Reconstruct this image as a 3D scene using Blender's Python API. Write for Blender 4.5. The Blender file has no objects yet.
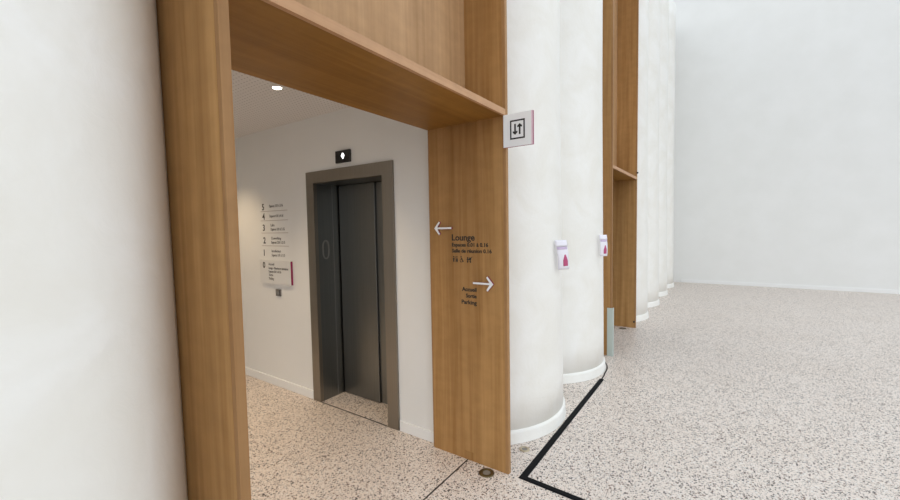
import bpy, bmesh, math, random
from mathutils import Vector, Matrix
random.seed(4)
S = bpy.context.scene
COL = S.collection
PI = math.pi

# ------------------------------------------------------------------ materials
def srgb(r, g, b):
    f = lambda c: (c/255/12.92) if c/255 <= .04045 else ((c/255+.055)/1.055)**2.4
    return (f(r), f(g), f(b), 1)

def mat(name, color, rough=.5, metal=0, emit=None, es=1, spec=.5):
    m = bpy.data.materials.new(name); m.use_nodes = True
    b = m.node_tree.nodes['Principled BSDF']
    b.inputs['Base Color'].default_value = color
    b.inputs['Roughness'].default_value = rough
    b.inputs['Metallic'].default_value = metal
    b.inputs['Specular IOR Level'].default_value = spec
    if emit:
        b.inputs['Emission Color'].default_value = emit
        b.inputs['Emission Strength'].default_value = es
    return m

class NT:
    def __init__(s, m): s.t = m.node_tree; s.b = s.t.nodes['Principled BSDF']
    def n(s, kind, **kw):
        x = s.t.nodes.new(kind)
        for k, v in kw.items(): setattr(x, k, v)
        return x
    def l(s, a, b): s.t.links.new(a, b)
    def coords(s, scale, loc=(0, 0, 0)):
        c = s.n('ShaderNodeTexCoord'); mp = s.n('ShaderNodeMapping')
        mp.inputs['Scale'].default_value = scale; mp.inputs['Location'].default_value = loc
        s.l(c.outputs['Object'], mp.inputs['Vector']); return mp.outputs['Vector']
    def noise(s, vec, scale, detail=3, rough=.55, dist=0):
        x = s.n('ShaderNodeTexNoise'); x.inputs['Scale'].default_value = scale
        x.inputs['Detail'].default_value = detail; x.inputs['Roughness'].default_value = rough
        x.inputs['Distortion'].default_value = dist
        s.l(vec, x.inputs['Vector']); return x.outputs['Fac']
    def ramp(s, fac, stops, interp='LINEAR'):
        r = s.n('ShaderNodeValToRGB'); r.color_ramp.interpolation = interp
        e = r.color_ramp.elements
        while len(e) < len(stops): e.new(.5)
        for q, (p, c) in zip(e, stops): q.position = p; q.color = c
        s.l(fac, r.inputs['Fac']); return r.outputs['Color']
    def mix(s, fac, a, b, mode='MIX'):
        x = s.n('ShaderNodeMix', data_type='RGBA', blend_type=mode)
        for v, i in ((fac, 0), (a, 6), (b, 7)):
            if hasattr(v, 'node'): s.l(v, x.inputs[i])
            else: x.inputs[i].default_value = v
        return x.outputs[2]
    def math(s, op, a, b=0.0):
        x = s.n('ShaderNodeMath', operation=op)
        for i, v in enumerate((a, b)):
            if hasattr(v, 'node'): s.l(v, x.inputs[i])
            else: x.inputs[i].default_value = v
        return x.outputs[0]
    def bump(s, h, strength, dist=.002):
        x = s.n('ShaderNodeBump'); x.inputs['Strength'].default_value = strength
        x.inputs['Distance'].default_value = dist
        s.l(h, x.inputs['Height']); s.l(x.outputs['Normal'], s.b.inputs['Normal'])

def wood(name, grain, light, dark, rough=.5, spec=.18, seed=0):
    """oak veneer; grain = axis index the fibres run along"""
    m = mat(name, light, rough, spec=spec); t = NT(m)
    def sc(across, along): return tuple(along if i == grain else across for i in range(3))
    a = t.noise(t.coords(sc(22, .7), (seed, seed*2, seed)), 1, 5, .6, .4)
    b = t.noise(t.coords(sc(120, 2.5), (seed, 0, seed)), 1, 3, .6)
    c = t.noise(t.coords(sc(4.5, .35), (0, seed, 3)), 1, 2, .5)
    d = t.noise(t.coords(sc(9, 14), (seed, 1, 0)), 1, 2)
    col = t.ramp(a, [(.3, dark), (.62, light)])
    col = t.mix(t.math('MULTIPLY', b, .38), col, dark)
    tone = t.ramp(c, [(.35, (.84, .80, .76, 1)), (.65, (1.07, 1.06, 1.05, 1))])
    col = t.mix(1, col, tone, 'MULTIPLY')
    shim = t.ramp(d, [(.35, (.95, .95, .95, 1)), (.65, (1.04, 1.04, 1.04, 1))])
    col = t.mix(1, col, shim, 'MULTIPLY')
    t.l(col, t.b.inputs['Base Color'])
    t.bump(b, .12, .001)
    return m

OAK_L, OAK_D = (.495, .288, .116, 1), (.345, .18, .061, 1)
M = {}
M['oak_v'] = wood('oak_vertical', 2, OAK_L, OAK_D, seed=1.7)
M['oak_panel'] = wood('oak_panel', 2, (.52, .325, .175, 1), (.395, .235, .115, 1), seed=5.1)
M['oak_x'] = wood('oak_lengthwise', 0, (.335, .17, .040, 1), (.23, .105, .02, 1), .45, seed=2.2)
M['oak_lip'] = wood('oak_lipping_lengthwise', 0, (.58, .36, .21, 1), (.47, .265, .14, 1), seed=3.3)
M['oak_edge'] = wood('oak_lipping_vertical', 2, (.41, .24, .11, 1), (.32, .17, .07, 1), seed=6.3)
M['oak_plug'] = wood('oak_plug', 2, (.40, .225, .085, 1), (.31, .16, .055, 1), seed=8.3)

def make_plaster():
    m = mat('polished_white_plaster', (.86, .85, .815, 1), .42, spec=.45); t = NT(m)
    v = t.coords((1, 1, 1))
    n1 = t.noise(v, 3.2, 4, .55, .6); n2 = t.noise(v, 14, 5, .6, 1.2)
    c = t.ramp(n1, [(.3, (.82, .795, .735, 1)), (.7, (.89, .88, .85, 1))])
    c = t.mix(t.math('MULTIPLY', n2, .22), c, (.80, .78, .73, 1))
    t.l(c, t.b.inputs['Base Color'])
    t.l(t.math('ADD', t.math('MULTIPLY', n2, .3), .25), t.b.inputs['Roughness'])
    t.bump(t.math('ADD', n1, t.math('MULTIPLY', n2, .35)), .35, .012)
    return m
M['plaster'] = make_plaster()

def make_paint(name, c1, c2):
    m = mat(name, c1, .6, spec=.3); t = NT(m)
    n = t.noise(t.coords((1, 1, 1)), 2.0, 3)
    t.l(t.ramp(n, [(.3, c1), (.7, c2)]), t.b.inputs['Base Color'])
    t.bump(t.noise(t.coords((1, 1, 1)), 240, 2), .05, .001)
    return m
M['paint'] = make_paint('white_wall_paint', (.80, .80, .78, 1), (.83, .83, .815, 1))
M['skirt'] = make_paint('white_skirting_paint', (.84, .84, .83, 1), (.86, .86, .85, 1))

def make_ceiling():
    m = mat('perforated_acoustic_ceiling', (.74, .71, .69, 1), .8, spec=.2); t = NT(m)
    v = t.n('ShaderNodeTexVoronoi'); v.inputs['Scale'].default_value = 1; v.inputs['Randomness'].default_value = 0
    t.l(t.coords((28, 28, 28)), v.inputs['Vector'])
    dots = t.math('LESS_THAN', v.outputs['Distance'], .2)
    t.l(t.mix(dots, (.75, .72, .70, 1), (.42, .40, .38, 1)), t.b.inputs['Base Color'])
    return m
M['ceiling'] = make_ceiling()

def make_terrazzo():
    m = mat('terrazzo', (.6, .55, .5, 1), .38, spec=.4); t = NT(m)
    base = t.ramp(t.noise(t.coords((1, 1, 1)), 1.3, 3), [(.3, (.74, .64, .56, 1)), (.7, (.78, .685, .61, 1))])
    col = base
    def layer(col, scale, thr, stops, off):
        co = t.coords((1, 1, 1), off)
        wob = t.n('ShaderNodeTexNoise'); wob.inputs['Scale'].default_value = scale*1.6
        t.l(co, wob.inputs['Vector'])
        vadd = t.n('ShaderNodeVectorMath', operation='MULTIPLY_ADD')
        t.l(wob.outputs['Color'], vadd.inputs[0]); vadd.inputs[1].default_value = (.7/scale,)*3; t.l(co, vadd.inputs[2])
        v = t.n('ShaderNodeTexVoronoi'); v.inputs['Scale'].default_value = scale
        t.l(vadd.outputs[0], v.inputs['Vector'])
        sep = t.n('ShaderNodeSeparateColor'); t.l(v.outputs['Color'], sep.inputs[0])
        size = t.math('MULTIPLY', t.math('ADD', sep.outputs[1], .45), thr)
        inside = t.math('LESS_THAN', v.outputs['Distance'], size)
        r = t.n('ShaderNodeValToRGB'); r.color_ramp.interpolation = 'CONSTANT'
        e = r.color_ramp.elements
        while len(e) < len(stops): e.new(.5)
        for q, (p, c) in zip(e, stops): q.position = p; q.color = c
        t.l(sep.outputs[0], r.inputs['Fac'])
        fac = t.math('MULTIPLY', inside, r.outputs['Alpha'])
        return t.mix(fac, col, r.outputs['Color'])
    W, K, B, G = (.78, .74, .70), (.03, .022, .02), (.17, .095, .062), (.40, .34, .30)
    col = layer(col, 165, .40, [(0, W+(1,)), (.22, G+(.9,)), (.36, B+(1,)), (.54, K+(1,)), (.72, W+(0,))], (3, 1, 0))
    col = layer(col, 84, .40, [(0, K+(1,)), (.26, B+(1,)), (.42, G+(1,)), (.48, W+(.9,)), (.62, W+(0,))], (0, 0, 0))
    t.l(col, t.b.inputs['Base Color'])
    return m
M['terrazzo'] = make_terrazzo()

def make_steel(name, c1, c2, rough):
    m = mat(name, c1, rough, 1.0); t = NT(m)
    n = t.noise(t.coords((260, 260, 1.5)), 1, 3)
    t.l(t.ramp(n, [(.3, c1), (.7, c2)]), t.b.inputs['Base Color'])
    t.l(t.math('ADD', t.math('MULTIPLY', n, .14), rough-.07), t.b.inputs['Roughness'])
    return m
M['steel'] = make_steel('brushed_steel_frame', (.29, .265, .225, 1), (.33, .30, .26, 1), .40)
M['steel_dark'] = make_steel('brushed_steel_doors', (.205, .21, .205, 1), (.245, .25, .24, 1), .33)
M['steel_mark'] = mat('etched_steel', (.34, .345, .34, 1), .5, .8)
M['slot'] = mat('dark_slot', (.012, .012, .014, 1), .6)
M['sill'] = mat('dark_metal_strip', (.05, .042, .036, 1), .45, .6)
M['black'] = mat('black_plastic', (.010, .010, .011, 1), .35)
M['ink'] = mat('black_vinyl', (.018, .016, .015, 1), .55)
M['ink_grey'] = mat('dark_grey_vinyl', (.10, .09, .085, 1), .6)
M['rule'] = mat('pale_brown_rule', (.36, .30, .26, 1), .6)
M['white'] = mat('white_lacquer', (.90, .91, .92, 1), .45)
M['plate'] = mat('off_white_lacquer', (.74, .74, .73, 1), .5)
M['magenta'] = mat('magenta_lacquer', (.26, .008, .075, 1), .45)
M['pink'] = mat('pale_pink_lacquer', (.86, .62, .72, 1), .45)
M['lit'] = mat('lit_symbol', (1, 1, 1, 1), .5, emit=(1, 1, 1, 1), es=2.5)
M['lamp'] = mat('lamp_lens', (1, 1, 1, 1), .4, emit=(1, .93, .80, 1), es=14)
M['trimwhite'] = mat('white_metal_trim', (.8, .79, .76, 1), .4)
M['tape'] = mat('black_rubber_tape', (.008, .008, .009, 1), .8, spec=.12)
M['brass'] = mat('dark_brass', (.15, .115, .055, 1), .42, .8)
M['lens'] = mat('frosted_lens', (.22, .20, .17, 1), .3)
M['nickel'] = mat('pale_nickel', (.50, .42, .30, 1), .4, .6)
M['guard'] = make_steel('pale_painted_steel', (.47, .53, .49, 1), (.50, .56, .52, 1), .5)
M['guard'].node_tree.nodes['Principled BSDF'].inputs['Metallic'].default_value = .1
M['paper'] = mat('glossy_paper', (.83, .81, .88, 1), .3)
M['violet'] = mat('violet_print', (.62, .50, .70, 1), .35)
M['mprint'] = mat('magenta_print', (.50, .08, .20, 1), .35)
M['call'] = mat('grey_metal_button', (.22, .21, .20, 1), .4, .3)

# ------------------------------------------------------------------ mesh tools
class MB:
    def __init__(s): s.bm = bmesh.new(); s.mats = []
    def mi(s, m):
        if m not in s.mats: s.mats.append(m)
        return s.mats.index(m)
    def face(s, vs, m, smooth=False):
        f = s.bm.faces.new(vs); f.material_index = s.mi(m); f.smooth = smooth; return f
    def box(s, a, b, m, per=None):
        """per: dict face-key -> material; keys x-,x+,y-,y+,z-,z+"""
        (x0, y0, z0), (x1, y1, z1) = a, b
        v = [s.bm.verts.new(p) for p in ((x0,y0,z0),(x1,y0,z0),(x1,y1,z0),(x0,y1,z0),(x0,y0,z1),(x1,y0,z1),(x1,y1,z1),(x0,y1,z1))]
        for k, i in (('z-',(0,3,2,1)),('z+',(4,5,6,7)),('y-',(0,1,5,4)),('x+',(1,2,6,5)),('y+',(2,3,7,6)),('x-',(3,0,4,7))):
            s.face([v[j] for j in i], (per or {}).get(k, m))
        return s
    def prism(s, pts, fn, w0, w1, m, side=None, smooth=False):
        """pts 2-D outline (counter-clockwise), fn(u,v,w) -> world, from depth w0 (back) to w1 (front)"""
        a = [s.bm.verts.new(fn(u, v, w0)) for u, v in pts]; b = [s.bm.verts.new(fn(u, v, w1)) for u, v in pts]
        n = len(pts)
        s.face(b, m); s.face(a[::-1], m)
        for i in range(n):
            j = (i+1) % n
            s.face([a[i], a[j], b[j], b[i]], side or m, smooth)
        return s
    def lathe(s, prof, c, m, n=32, mats=None):
        """prof: list of (radius, height) around vertical axis at c, bottom to top"""
        rings = []
        for r, h in prof:
            if r < 1e-6: rings.append([s.bm.verts.new((c[0], c[1], c[2]+h))])
            else: rings.append([s.bm.verts.new((c[0]+r*math.cos(2*PI*k/n), c[1]+r*math.sin(2*PI*k/n), c[2]+h)) for k in range(n)])
        for q, (A, B) in enumerate(zip(rings, rings[1:])):
            mm = mats[q] if mats else m
            for k in range(n):
                j = (k+1) % n
                vs = [A[k % len(A)], A[j % len(A)], B[j % len(B)], B[k % len(B)]]
                u = []
                for x in vs:
                    if x not in u: u.append(x)
                if len(u) > 2: s.face(u, mm)
        return s
    def build(s, name, parent=None, loc=None, bevel=0, smooth=False):
        if not s.mats: s.mats = [M['paint']]
        bmesh.ops.recalc_face_normals(s.bm, faces=s.bm.faces[:])
        if bevel:
            es = [e for e in s.bm.edges if len(e.link_faces) == 2 and e.calc_face_angle(0) > .6]
            bmesh.ops.bevel(s.bm, geom=es, offset=bevel, segments=2, affect='EDGES', profile=.5)
        o_loc = Vector(loc) if loc else Vector((0, 0, 0))
        off = o_loc.copy()
        p = parent
        while p: off += p.location; p = p.parent
        bmesh.ops.translate(s.bm, vec=-off, verts=s.bm.verts[:])
        me = bpy.data.meshes.new(name); s.bm.to_mesh(me); s.bm.free()
        for m in s.mats: me.materials.append(m)
        if smooth:
            for f in me.polygons: f.use_smooth = True
        o = bpy.data.objects.new(name, me); COL.objects.link(o); o.location = o_loc
        if parent: o.parent = parent
        return o

def tag(o, label, cat, group=None):
    o['label'] = label; o['category'] = cat
    if group: o['group'] = group
    return o
def thing(name, loc, label, cat, group=None):
    o = bpy.data.objects.new(name, None); COL.objects.link(o); o.location = loc
    o.empty_display_size = .1
    return tag(o, label, cat, group)
def struct(o): o['kind'] = 'structure'; return o

def wall_fn(X, Y, Z):
    """u to the viewer's right, v up, w out of a surface that faces -X"""
    return lambda u, v, w: (X-w, Y-u, Z+v)

FONT_CACHE = {}
def text_bm(mb, s, fn, width=None, height=.03, align='L', m=None, depth=.0012, w0=0, bold=0):
    """flat lettering; height = cap height, width = total width wanted; baseline at v=0"""
    cu = bpy.data.curves.new('t', 'FONT'); cu.body = s; cu.size = 1; cu.offset = bold; cu.resolution_u = 3
    ob = bpy.data.objects.new('t', cu); COL.objects.link(ob)
    bpy.context.view_layer.update()
    me = bpy.data.meshes.new_from_object(ob.evaluated_get(bpy.context.evaluated_depsgraph_get()))
    xs = [v.co.x for v in me.vertices]; lo, hi = min(xs), max(xs)
    k = height/.69
    kx = (width/(hi-lo)) if width else k
    off = {'L': -lo*kx, 'R': -hi*kx, 'C': -(lo+hi)/2*kx}[align]
    t = bmesh.new(); t.from_mesh(me)
    r = bmesh.ops.extrude_face_region(t, geom=t.faces[:])
    bmesh.ops.translate(t, vec=(0, 0, 1), verts=[g for g in r['geom'] if isinstance(g, bmesh.types.BMVert)])
    idx = {}
    for v in t.verts: idx[v] = mb.bm.verts.new(fn(v.co.x*kx+off, v.co.y*k, w0+v.co.z*depth))
    for f in t.faces:
        try: mb.face([idx[v] for v in f.verts], m)
        except ValueError: pass
    t.free(); bpy.data.objects.remove(ob); bpy.data.curves.remove(cu); bpy.data.meshes.remove(me)
    return mb

def stroke(p, q, w):
    """rectangle outline of a straight stroke p->q"""
    p, q = Vector(p), Vector(q); d = (q-p).normalized(); n = Vector((-d.y, d.x))*w/2
    return [tuple(p-n), tuple(q-n), tuple(q+n), tuple(p+n)]
def arrow_outline(L, H, w):
    """open-headed arrow pointing +u, tip at u=L, total head height H, stroke w (counter-clockwise)"""
    h = H/2; c = w*.5; k = w*.7071
    hx = L-h
    return [(0, -c), (L-2.35*w*.9-c*.2, -c), (hx-k*.6, -h+k*.6), (hx+k*.4, -h-k*.4), (L, 0), (hx+k*.4, h+k*.4), (hx-k*.6, h-k*.6), (L-2.35*w*.9-c*.2, c), (0, c)]

# ------------------------------------------------------------------ measures
JX = 2.26            # face of the near jamb
YF, YB = 1.128, 1.735 # front / back of the wooden portals
ZS = 2.285           # soffit
LIP = .038
TOP = 7.0
YP = 1.42            # recessed panel above the opening
CZ = 2.612           # lobby ceiling
WX = 2.31            # lift wall
HALL_END = 12.6

# ------------------------------------------------------------------ the setting
b = MB(); b.box((-4, -9, -.2), (HALL_END+.3, 8, 0), M['terrazzo']); struct(b.build('floor'))

# lift wall (with the opening of the lift)
LY0, LY1, LZ = 2.222, 3.074, 2.022
b = MB()
b.box((WX, YB+.005, 0), (WX+.45, LY0-.02, CZ), M['paint'])
b.box((WX, LY1+.02, 0), (WX+.45, 6.4, CZ), M['paint'])
b.box((WX, LY0-.02, LZ+.02), (WX+.45, LY1+.02, CZ), M['paint'])
struct(b.build('wall_right'))
b = MB(); b.box((-1.35, 4.2, 0), (-1.2, 6.55, CZ), M['paint']); struct(b.build('wall_left'))  # out of view; cut short so daylight enters and fills the lift wall
b = MB(); b.box((-1.2, 6.4, 0), (WX+.45, 6.55, CZ), M['paint']); struct(b.build('wall_back'))
b = MB(); b.box((-1.35, YB+.005, CZ), (WX+.45, 6.55, CZ+.12), M['ceiling']); struct(b.build('ceiling'))
# baseboards of the lift wall
b = MB()
for y0, y1 in ((YB+.01, 2.10), (3.186, 6.4)):
    b.box((WX-.013, y0, 0), (WX, y1, .082), M['skirt'])
struct(b.build('baseboard_right', bevel=.003))
# masonry carrying the plaster columns, between and above the portals
b = MB()
for x0, x1 in ((-2.4, .56), (2.292, 5.07), (6.692, HALL_END)):
    b.box((x0, 1.62, 0), (x1, 1.72, TOP), M['plaster'])
for x0, x1 in ((.592, 2.258), (5.104, 6.658)):
    b.box((x0, YP+.023, ZS+.04), (x1, 1.72, TOP), M['paint'])
struct(b.build('wall_front'))
# passage behind the far portal
b = MB()
b.box((5.0, 1.74, 0), (5.11, 5, CZ), M['paint']); b.box((6.70, 1.74, 0), (6.8, 5, CZ), M['paint']); b.box((5.0, 5, 0), (6.8, 5.1, CZ), M['paint'])
b.box((5.0, 1.74, CZ), (6.8, 5.1, CZ+.1), M['ceiling'])
struct(b.build('wall_passage'))
b = MB(); b.box((HALL_END, -9, 0), (HALL_END+.3, 1.72, TOP+1), M['paint']); struct(b.build('wall_far'))
b = MB(); b.box((HALL_END-.015, -9, 0), (HALL_END, 1.0, .09), M['skirt']); struct(b.build('baseboard_far', bevel=.003))
# movement joint in the terrazzo across the portal
b = MB(); b.box((.62, 1.435, -.002), (JX, 1.445, .0012), M['sill']); struct(b.build('trim_1'))

# ------------------------------------------------------------------ plaster columns
R, HP, YC = .70, .685, 1.09
def column(cx, x0, x1, label):
    root = thing('plaster_column', (cx, YC+R, 0), label, 'column', 'rounded white plaster columns along the hall')
    def outline(r, n=40):
        a0 = math.asin(max(-1, (x0-cx)/r)); a1 = math.asin(min(1, (x1-cx)/r))
        return [(cx+r*math.sin(a0+(a1-a0)*k/n), YC+R-r*math.cos(a0+(a1-a0)*k/n)) for k in range(n+1)]
    b = MB(); pts = outline(R)
    NZ = 20
    rows = [[b.bm.verts.new((x, y, TOP*k/NZ)) for x, y in outline(R-min(.027, .009*TOP*k/NZ))] for k in range(NZ+1)]
    for lo, hi in zip(rows, rows[1:]):
        for i in range(len(pts)-1): b.face([lo[i], lo[i+1], hi[i+1], hi[i]], M['plaster'], True)
    bk = [b.bm.verts.new((x, 1.62+.06, z)) for x in (x1, x0) for z in (0, TOP)]
    # close top, bottom, sides and back
    lo, hi = rows[0], rows[-1]
    b.face(lo[::-1]+[bk[2], bk[0]][::1], M['plaster']); b.face(hi+[bk[1], bk[3]], M['plaster'])
    b.face([bk[2]] + [r[0] for r in rows] + [bk[3]], M['plaster'])
    b.face([bk[1]] + [r[-1] for r in rows[::-1]] + [bk[0]], M['plaster'])
    b.face([bk[0], bk[2], bk[3], bk[1]], M['plaster'])
    b.build('shaft', root)
    # coved skirting: profile swept along the arc
    b = MB(); prof = [(-.004, .100), (.003, .094), (.011, .086), (.015, .074), (.018, .012), (.021, .004), (.021, .001)]
    rows = [[b.bm.verts.new((x, y, z)) for x, y in outline(R+d)] for d, z in prof]
    for lo, hi in zip(rows, rows[1:]):
        for i in range(len(lo)-1): b.face([lo[i], lo[i+1], hi[i+1], hi[i]], M['plaster'], True)
    b.build('skirting', root)
    return root
column(3.09, 3.09-HP, 3.09+HP, 'tall rounded white plaster column directly beside the wooden lounge jamb')
column(4.46, 4.46-HP, 5.068, 'second rounded white plaster column, next to the pale corner guard')
column(-.06, -.06-HP, .558, 'nearest rounded white plaster column, at the far left of the wide portal')
for q, cx in enumerate((7.49, 8.86, 10.23, 11.60)):
    column(cx, cx-HP, cx+HP, ('white plaster column just beyond the far wooden portal', 'second white plaster column beyond the far portal',
                              'third white plaster column beyond the far portal', 'last white plaster column against the end wall')[q])

# ------------------------------------------------------------------ wooden portals
def portal(xl, xr, label):
    """xl: left jamb's outer face, xr: right jamb's inner face"""
    T = .030
    root = thing('wooden_portal', ((xl+xr)/2, YF, 0), label, 'portal', 'oak portals between the columns')
    jambs = []
    for x0, x1 in ((xl, xl+T), (xr, xr+T)):
        b = MB(); b.box((x0, YF+.022, 0), (x1, YB-.012, TOP), M['oak_v'])
        j = b.build('jamb', root)
        e = MB(); e.box((x0, YF, 0), (x1, YF+.022, TOP), M['oak_edge']); e.build('lipping', j, bevel=.0015)
        e = MB(); e.box((x0, YB-.012, 0), (x1, YB, TOP), M['oak_edge']); e.build('lipping', j, bevel=.0015)
        jambs.append(j)
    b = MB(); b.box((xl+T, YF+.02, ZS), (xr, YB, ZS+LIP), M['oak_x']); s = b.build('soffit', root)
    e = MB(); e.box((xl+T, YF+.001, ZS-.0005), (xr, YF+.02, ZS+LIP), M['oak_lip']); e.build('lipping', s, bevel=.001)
    b = MB(); b.box((xl+T, YP, ZS+LIP), (xr, YP+.022, TOP), M['oak_panel']); b.build('recessed_panel', root)
    return root, jambs
near, njambs = portal(.56, JX, 'wide oak portal in front of the elevator, with lounge lettering on its jamb')
far, fjambs = portal(5.072, 6.66, 'distant narrow oak portal with the pale guard at its foot, beyond the white columns')
J = njambs[1]

# writing on the near jamb
F = wall_fn(JX, 0, 0)
def on_jamb(y, z): return wall_fn(JX, y, z)
def jamb_text(s, y, z, width, height, align='L', bold=.0, name='lettering', m='ink'):
    b = MB(); text_bm(b, s, on_jamb(y, z), width, height, align, M[m], bold=bold); return b.build(name, J)
jamb_text('Lounge', 1.543, 1.514, .181, .041, bold=.022)
jamb_text('Espaces 0.01 à 0.16', 1.543, 1.473, .283, .024, bold=.028)
jamb_text('Salle de réunion 0.16', 1.543, 1.432, .308, .024, bold=.028)
jamb_text('Accueil', 1.352, 1.173, .115, .026, 'R', .028)
jamb_text('Sortie', 1.352, 1.130, .083, .026, 'R', .028)
jamb_text('Parking', 1.352, 1.086, .119, .026, 'R', .028)
# raised white arrows with magenta edges
def jamb_arrow(y, z, L, H, w, flip):
    pts = arrow_outline(L, H, w)
    if flip: pts = [(L-u, v) for u, v in pts][::-1]
    b = MB(); b.prism(pts, on_jamb(y, z), 0, .013, M['white'], M['magenta'])
    o = b.build('arrow', J); o['label'] = 'raised white arrow with magenta edges'; return o
jamb_arrow(1.683, 1.598, .146, .088, .0125, True)
jamb_arrow(1.372, 1.233, .152, .092, .0125, False)
# pictograms: toilets, wheelchair, pushchair
def disc(u, v, r, n=12): return [(u+r*math.cos(2*PI*k/n), v+r*math.sin(2*PI*k/n)) for k in range(n)]
PF = on_jamb(1.541, 1.366)
b = MB()
for u in (.011, .037):
    b.prism(disc(u, .036, .0045), PF, 0, .0012, M['ink'])
    b.prism([(u-.003, 0), (u+.003, 0), (u+.006, .028), (u-.006, .028)] if u < .02 else [(u-.004, 0), (u+.004, 0), (u+.0075, .012), (u+.003, .029), (u-.003, .029), (u-.0075, .012)], PF, 0, .0012, M['ink'])
b.prism([(.0225, 0), (.0245, 0), (.0245, .04), (.0225, .04)], PF, 0, .0012, M['ink'])
b.build('toilet_pictogram', J)
b = MB(); c0 = (.073, .012); n = 18
for k in range(n-4):
    a0, a1 = PI*.75+2*PI*k/n, PI*.75+2*PI*(k+1)/n
    P = lambda a, r: (c0[0]+r*math.cos(a), c0[1]+r*math.sin(a))
    b.prism([P(a0, .009), P(a0, .0125), P(a1, .0125), P(a1, .009)], PF, 0, .0012, M['ink'])
b.prism(disc(.071, .038, .004), PF, 0, .0012, M['ink'])
for p, q in (((.071, .033), (.073, .016)), ((.073, .016), (.083, .016)), ((.083, .016), (.089, .003)), ((.072, .026), (.081, .026))):
    b.prism(stroke(p, q, .004), PF, 0, .0012, M['ink'])
b.build('wheelchair_pictogram', J)
b = MB()
b.prism([(.118, .016), (.148, .016), (.152, .034), (.135, .034), (.135, .024), (.115, .024)], PF, 0, .0012, M['ink'])
for p, q in (((.152, .034), (.160, .039)), ((.121, .017), (.128, .006)), ((.146, .017), (.138, .006))): b.prism(stroke(p, q, .004), PF, 0, .0012, M['ink'])
for u in (.122, .145): b.prism(disc(u, .005, .0055), PF, 0, .0012, M['ink'])
b.prism(disc(.123, .031, .0055), PF, 0, .0012, M['ink'])
b.build('pushchair_pictogram', J)
# inset plug at the foot of the jamb
b = MB(); b.box((JX-.0015, 1.394, 0.001), (JX+.01, 1.466, .062), M['oak_plug'], {'x-': M['oak_plug']}); b.build('plug', J)
# black rubber buffers on the far portal's right jamb
for z, y in ((.095, 1.152), (2.384, 1.120)):
    b = MB(); fn = wall_fn(6.66, y, z)
    b.prism(disc(0, 0, .013, 16), fn, -.001, .012, M['black']); b.build('buffer', fjambs[1])
# ------------------------------------------------------------------ flag sign
t = thing('elevator_sign', (2.25, 1.03, 2.085), 'square white flag sign with elevator arrows, projecting from the oak jamb', 'sign')
b = MB(); b.box((2.243, .944, 2.085), (2.2598, 1.136, 2.282), M['white'], {'y-': M['magenta'], 'z-': M['magenta'], 'z+': M['white'], 'y+': M['white'], 'x-': M['white']})
b.build('panel', t)
fn = wall_fn(2.243, 1.090, 2.128); W_, H_, s_ = .096, .114, .0085
b = MB()
for a, c in (((0, 0), (W_, s_)), ((0, H_-s_), (W_, H_)), ((0, s_), (s_, H_-s_)), ((W_-s_, s_), (W_, H_-s_))):
    b.prism([a, (c[0], a[1]), c, (a[0], c[1])], fn, 0, .0012, M['ink'])
def varrow(u, v0, v1, hw, w):
    d = 1 if v1 > v0 else -1
    pts = [(u-w, v0), (u+w, v0), (u+w, v1-d*hw*1.3), (u+hw, v1-d*hw*1.45), (u+hw, v1-d*hw*.85), (u, v1), (u-hw, v1-d*hw*.85), (u-hw, v1-d*hw*1.45), (u-w, v1-d*hw*1.3)]
    return pts if d > 0 else pts[::-1]
b.prism(varrow(.033, .090, .026, .015, .0052), fn, 0, .0012, M['ink'])
b.prism(varrow(.063, .026, .090, .015, .0052), fn, 0, .0012, M['ink'])
b.build('elevator_pictogram', t)
b = MB(); fn = wall_fn(2.243, .9525, 2.085)
b.prism([(0, .0), (.008, .0), (.008, .197), (0, .197)], fn, 0, .0004, M['pink']); b.build('pink_edge_stripe', t)

# ------------------------------------------------------------------ the lift
t = thing('elevator_entrance', (WX, (LY0+LY1)/2, 0), 'brushed steel elevator entrance with closed doors and deep reveals in the white wall', 'elevator')
FX = 2.293
b = MB()
oy0, oy1, oz = 2.108, 3.178, 2.125
# mitred frame, front plate with returns
b.box((FX, LY1, 0), (WX+.02, oy1, oz), M['steel']); b.box((FX, oy0, 0), (WX+.02, LY0, oz), M['steel']); b.box((FX, LY0, LZ), (WX+.02, LY1, oz), M['steel'])
fr = b.build('door_frame', t)
DX = 2.60
for y0, y1 in ((LY1, LY1+.018), (LY0-.018, LY0)):
    b = MB(); b.box((WX+.02, y0, 0), (DX-.001, y1, LZ), M['steel_dark'])
    rv = b.build('reveal', t)
    if y0 > 3:
        b = MB(); b.box((2.497, LY1-.0012, 0), (2.503, LY1+.001, LZ), M['steel_mark']); b.build('seam', rv)
        b = MB(); n = 36; cxx, czz, rx, rz, w = 2.411, 1.417, .040, .090, .0135
        def st(a, rx, rz):   # rounded numeral outline
            c, s = math.cos(a), math.sin(a)
            return (abs(c)**.85*rx*(1 if c >= 0 else -1), abs(s)**.8*rz*(1 if s >= 0 else -1))
        for k in range(n):
            a0, a1 = 2*PI*k/n, 2*PI*(k+1)/n
            q = [st(a0, rx-w, rz-w), st(a0, rx, rz), st(a1, rx, rz), st(a1, rx-w, rz-w)]
            b.prism(q, lambda u, v, d: (cxx+u, LY1-d, czz+v), 0, .0025, M['steel_mark'])
        o = b.build('floor_numeral', rv); o['label'] = 'pale raised numeral zero'
b = MB(); b.box((WX+.02, LY0, LZ), (DX-.001, LY1, LZ+.018), M['steel_dark']); b.build('head_lining', t)
b = MB(); b.box((DX-.001, LY0-.018, 0), (WX+.44, LY1+.018, LZ+.018), M['slot']); b.build('shaft_opening', t)
b = MB(); b.box((DX-.030, 2.586, .006), (DX-.0125, LY1-.014, LZ-.004), M['steel_dark']); b.build('door_leaf', t, bevel=.003)
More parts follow.
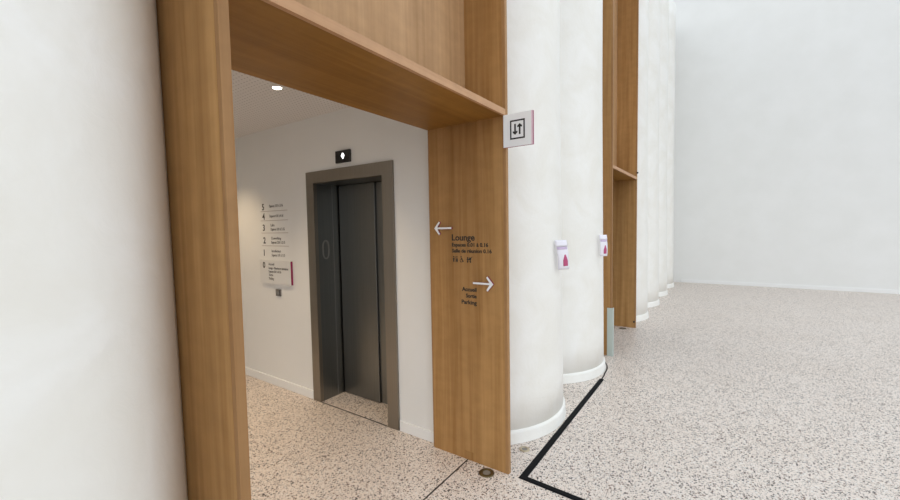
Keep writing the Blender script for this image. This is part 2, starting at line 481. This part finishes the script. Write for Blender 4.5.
b = MB(); b.box((DX-.012, LY0+.001, .006), (DX+.015, 2.585, LZ-.004), M['steel_dark']); b.build('door_leaf', t, bevel=.003)
b = MB(); b.box((FX+.002, LY0, -.002), (FX+.012, LY1, .0015), M['sill']); b.build('sill_strip', t)

t = thing('floor_indicator', (WX, 2.67, 2.167), 'small black display box with lit white arrow above the elevator', 'display')
b = MB(); b.box((WX-.018, 2.578, 2.166), (WX, 2.760, 2.268), M['black']); b.build('housing', t, bevel=.003)
fn = wall_fn(WX-.018, 2.664, 2.217)
b = MB(); b.prism([(-.02, .012), (-.008, .006), (-.006, .026), (.008, .026), (.008, .006), (.022, .012), (.003, -.024)], fn, 0, .0012, M['lit']); b.build('arrow', t)

# ------------------------------------------------------------------ floor directory
t = thing('floor_directory', (WX, 3.74, 1.06), 'wall directory of floors 5 to 0, left of the elevator', 'directory')
def dir_text(par, s, y, z, width, h, name='lettering', m='ink_grey', X=WX, bold=.01, align='L'):
    b = MB(); text_bm(b, s, wall_fn(X, y, z), width, h, align, M[m], bold=bold, depth=.001); return b.build(name, par)
rows = [('5', 1.815, 1.798, ['Espaces 5.01 à 5.16'], [1.838], .235),
        ('4', 1.718, 1.703, ['Espaces 4.01 à 4.16'], [1.737], .235),
        ('3', 1.603, 1.577, ['Labs', 'Espaces 3.01 à 3.15'], [1.646, 1.604], .235),
        ('2', 1.473, 1.446, ['Coworking', 'Espaces 2.01 à 2.15'], [1.513, 1.472], .235),
        ('1', 1.345, None, ['Incubateur', 'Espaces 1.01 à 1.15'], [1.384, 1.343], .225)]
for n_, zn, zl, lines, zs, w in rows:
    dir_text(t, n_, 3.945, zn, None, .062, 'numeral', 'ink', bold=.02)
    for s, z in zip(lines, zs):
        dir_text(t, s, 3.812 if len(lines) == 1 else 3.80, z, w if len(s) > 12 else None, .026)
    if zl:
        b = MB(); fn = wall_fn(WX, 3.975, zl); b.prism([(0, 0), (.47, 0), (.47, .004), (0, .004)], fn, 0, .001, M['rule']); b.build('divider', t)
b = MB(); b.box((WX-.022, 3.455, 1.068), (WX, 3.995, 1.300), M['plate'], {'y-': M['magenta']})
pl = b.build('panel', t); pl['label'] = 'raised white plate with magenta edge'
PX = WX-.022
dir_text(pl, '0', 3.935, 1.222, None, .06, 'numeral', 'ink', PX, .02)
for s, z, w in (('Accueil', 1.252, .10), ('Lounge – Réunions et séminaires', 1.213, .335), ('Espaces 0.01 à 0.16', 1.178, .215), ('Sortie', 1.142, .075), ('Parking', 1.106, .085)):
    dir_text(pl, s, 3.832, z, w, .024, X=PX)
t = thing('call_button', (WX, 3.70, .942), 'small grey elevator call button plate below the directory', 'button')
b = MB(); b.box((WX-.012, 3.662, .942), (WX+.003, 3.744, 1.012), M['call']); b.build('plate', t, bevel=.002)
b = MB(); fn = wall_fn(WX-.012, 3.70, .977); b.prism(disc(0, 0, .018, 20), fn, 0, .006, M['steel_mark'], smooth=True); b.build('push_button', t)
b = MB(); b.box((WX-.0135, 3.664, .945), (WX-.0115, 3.674, 1.009), M['black']); b.build('black_strip', t)  # narrow black strip along the right side of the plate

# ------------------------------------------------------------------ recessed ceiling lights
def downlight(x, y, label):
    t = thing('recessed_downlight', (x, y, CZ), label, 'ceiling light', 'round downlights in the lobby ceiling')
    b = MB(); b.lathe([(.030, -.001), (.036, -.006), (.042, -.001), (.030, -.001)], (x, y, CZ), M['trimwhite']); b.build('trim_ring', t, smooth=True)
    b = MB(); b.lathe([(0, -.004), (.029, -.004), (.030, -.001), (0, -.001)], (x, y, CZ), M['lamp']); b.build('lamp', t)
    li = bpy.data.lights.new('downlight_beam', 'SPOT'); li.energy = 34; li.color = (1, .76, .48); li.spot_size = math.radians(100); li.spot_blend = .9; li.shadow_soft_size = .045
    o = bpy.data.objects.new('downlight_beam', li); COL.objects.link(o); o.location = (0, 0, -.03); o.parent = t
downlight(1.69, 2.63, 'round warm downlight in the lobby ceiling, seen just behind the soffit')
downlight(1.74, 4.3, 'round warm downlight further back in the lobby ceiling')
downlight(.2, 2.74, 'round warm downlight above the left of the lobby')
downlight(.2, 4.3, 'round warm downlight in the back left of the lobby ceiling')

# ------------------------------------------------------------------ floor fittings
def floor_light(x, y, r, ring, lens, label):
    t = thing('recessed_floor_light', (x, y, 0), label, 'floor light', 'round fittings set in the terrazzo')
    b = MB(); b.lathe([(r, .0005), (r*.97, .005), (r*.56, .006), (r*.50, .002)], (x, y, 0), ring); b.build('ring', t, smooth=True)
    b = MB(); b.lathe([(0, .003), (r*.5, .003), (r*.5, .0005)], (x, y, 0), lens); b.build('lens', t)
floor_light(2.196, 1.256, .050, M['brass'], M['lens'], 'dark brass round floor light at the foot of the lounge jamb')
floor_light(2.588, 1.166, .038, M['nickel'], M['lens'], 'pale brass round floor light in front of the first plaster column')
floor_light(6.53, 1.29, .050, M['brass'], M['lens'], 'dark round floor light at the foot of the far oak jamb')

# black floor tape
def ribbon(b, path, w, h, m):
    """flat cable cover with chamfered edges along a poly-line on the floor"""
    P = [Vector(p) for p in path]; rings = []
    for i, p in enumerate(P):
        d0 = (P[i]-P[i-1]).normalized() if i else (P[1]-P[0]).normalized()
        d1 = (P[i+1]-P[i]).normalized() if i < len(P)-1 else d0
        n0, n1 = Vector((-d0.y, d0.x)), Vector((-d1.y, d1.x)); mm = (n0+n1).normalized(); k = 1/max(.3, mm.dot(n0))
        prof = [(-w/2, .0006), (-w*.3, h), (w*.3, h), (w/2, .0006)]
        rings.append([b.bm.verts.new((p.x+mm.x*k*s, p.y+mm.y*k*s, z)) for s, z in prof])
    for A, B in zip(rings, rings[1:]):
        for k in range(4): b.face([A[k], A[(k+1) % 4], B[(k+1) % 4], B[k]], m)
    b.face(rings[0], m); b.face(rings[-1][::-1], m)
    return b
b = MB(); ribbon(b, [(2.235, -1.2), (2.262, .55), (2.283, 1.040), (3.35, 1.038), (4.24, 1.038)], .047, .007, M['tape'])
tag(b.build('cable_cover', loc=(2.27, 1.04, 0)), 'black L-shaped cable cover lying on the terrazzo beside the white columns', 'cable cover')
b = MB(); arc = [(4.24, 1.040), (4.36, 1.044)]
for k in range(9):
    a = -.02+ .055*k*1.6; arc.append((4.46+(R+.035)*math.sin(a), YC+R-(R+.035)*math.cos(a)))
ribbon(b, arc, .012, .006, M['tape'])
tag(b.build('cable', loc=(4.4, 1.05, 0)), 'thin black cable running from the cover around the second column base', 'cable')

# ------------------------------------------------------------------ corner guard
t = thing('corner_guard', (5.07, 1.15, 0), 'pale grey-green metal guard wrapping the far portal\'s corner at the floor', 'guard')
b = MB(); b.box((5.062, 1.112, 0), (5.0715, 1.180, .592), M['guard']); b.build('side_plate', t, bevel=.001)
b = MB(); b.box((5.0715, 1.112, 0), (5.118, 1.1215, .592), M['guard']); b.build('front_plate', t, bevel=.001)

# ------------------------------------------------------------------ leaflets on the columns
def leaflet(anchor, ang, tilt, label, w=.108, h=.228):
    """folded brochure: its left edge touches the plaster at anchor, the sheet turns ang from +X"""
    t = thing('leaflet', anchor, label, 'leaflet', 'printed leaflets stuck to the plaster columns')
    ca, sa = math.cos(ang), math.sin(ang)
    nx, ny = sa, -ca          # outward normal
    def fn(u, v, d):
        bow = .012*math.sin(PI*v/h) + .006*math.sin(PI*u/w)
        uu = u + tilt*(h-v)
        d2 = d+bow
        return (anchor[0]+ca*uu+nx*d2, anchor[1]+sa*uu+ny*d2, anchor[2]+v)
    def sheet(name, u0, u1, v0, v1, d, m, parent, nu=6, nv=12, shape=None, th=.002):
        b = MB(); g = []
        for side in (0, 1):
            g.append([[b.bm.verts.new(fn((u0+(u1-u0)*i/nu) if not shape else shape(i/nu, j/nv), v0+(v1-v0)*j/nv, d+side*th)) for i in range(nu+1)] for j in range(nv+1)])
        for j in range(nv):
            for i in range(nu):
                b.face([g[1][j][i], g[1][j][i+1], g[1][j+1][i+1], g[1][j+1][i]], m, True)
                b.face([g[0][j][i], g[0][j+1][i], g[0][j+1][i+1], g[0][j][i+1]], m, True)
        rim = [(0, i) for i in range(nu)]+[(j, nu) for j in range(nv)]+[(nv, i) for i in range(nu, 0, -1)]+[(j, 0) for j in range(nv, 0, -1)]
        for k in range(len(rim)):
            (j0, i0), (j1, i1) = rim[k], rim[(k+1) % len(rim)]
            b.face([g[0][j0][i0], g[0][j1][i1], g[1][j1][i1], g[1][j0][i0]], m)
        return b.build(name, parent)
    s = sheet('sheet', 0, w, 0, h, 0, M['paper'], t)
    sheet('folded_flap', -.004, w*1.02, h*.80, h*1.02, .004, M['paper'], t, nv=4)
    sheet('printed_tower', 0, 0, h*.12, h*.52, .0022, M['mprint'], s, 4, 10, shape=lambda i, j: w*(.42+.44*i) if j < .5 else w*(.42+.22*(j-.5)*1.5+(.44-.44*(j-.5)*1.5)*i), th=.0006)
    sheet('printed_band', w*.05, w*.92, h*.70, h*.79, .0022, M['violet'], s, 4, 3, th=.0006)
    return t
leaflet((3.02, 1.095, 1.257), math.radians(-32), .14, 'white leaflet with magenta tower print stuck to the first plaster column')
leaflet((4.33, 1.092, 1.275), math.radians(-42), .05, 'smaller-looking leaflet on the second column, against the far oak portal', w=.085, h=.22)

# ------------------------------------------------------------------ light
W = bpy.data.worlds.new('daylight'); S.world = W; W.use_nodes = True
nt = W.node_tree; bg = nt.nodes['Background']
tc = nt.nodes.new('ShaderNodeTexCoord'); sp = nt.nodes.new('ShaderNodeSeparateXYZ'); nt.links.new(tc.outputs['Generated'], sp.inputs[0])
rp = nt.nodes.new('ShaderNodeValToRGB'); e = rp.color_ramp.elements
mr = nt.nodes.new('ShaderNodeMapRange'); mr.inputs[1].default_value = -1; mr.inputs[2].default_value = 1
nt.links.new(sp.outputs[2], mr.inputs[0]); nt.links.new(mr.outputs[0], rp.inputs[0])
e[0].position = .45; e[0].color = (.12, .115, .11, 1)
e[1].position = .56; e[1].color = (.96, .985, 1, 1)
x = e.new(1.0); x.color = (.78, .89, 1.0, 1)
nt.links.new(rp.outputs[0], bg.inputs[0]); bg.inputs[1].default_value = 1.0

# ------------------------------------------------------------------ camera
yaw, pit, rol, f = 0.606601753, -0.055334115, -0.0171957893, 399.664746
Fw = Vector((math.cos(yaw)*math.cos(pit), math.sin(yaw)*math.cos(pit), math.sin(pit)))
Rt = Fw.cross(Vector((0, 0, 1))).normalized(); Up = Rt.cross(Fw)
c, s = math.cos(rol), math.sin(rol)
R2 = c*Rt+s*Up; U2 = -s*Rt+c*Up
cd = bpy.data.cameras.new('camera'); cam = bpy.data.objects.new('camera', cd); COL.objects.link(cam)
cam.matrix_world = Matrix(((R2.x, U2.x, -Fw.x, 0), (R2.y, U2.y, -Fw.y, 0), (R2.z, U2.z, -Fw.z, 1.6), (0, 0, 0, 1)))
cd.sensor_fit = 'HORIZONTAL'; cd.sensor_width = 36; cd.lens = f*36/900; cd.clip_start = .02; cd.shift_x = .9/900
S.camera = cam
v = S.view_settings; v.view_transform = 'Standard'; v.look = 'None'; v.gamma = 1; v.exposure = .66
v.use_curve_mapping = False
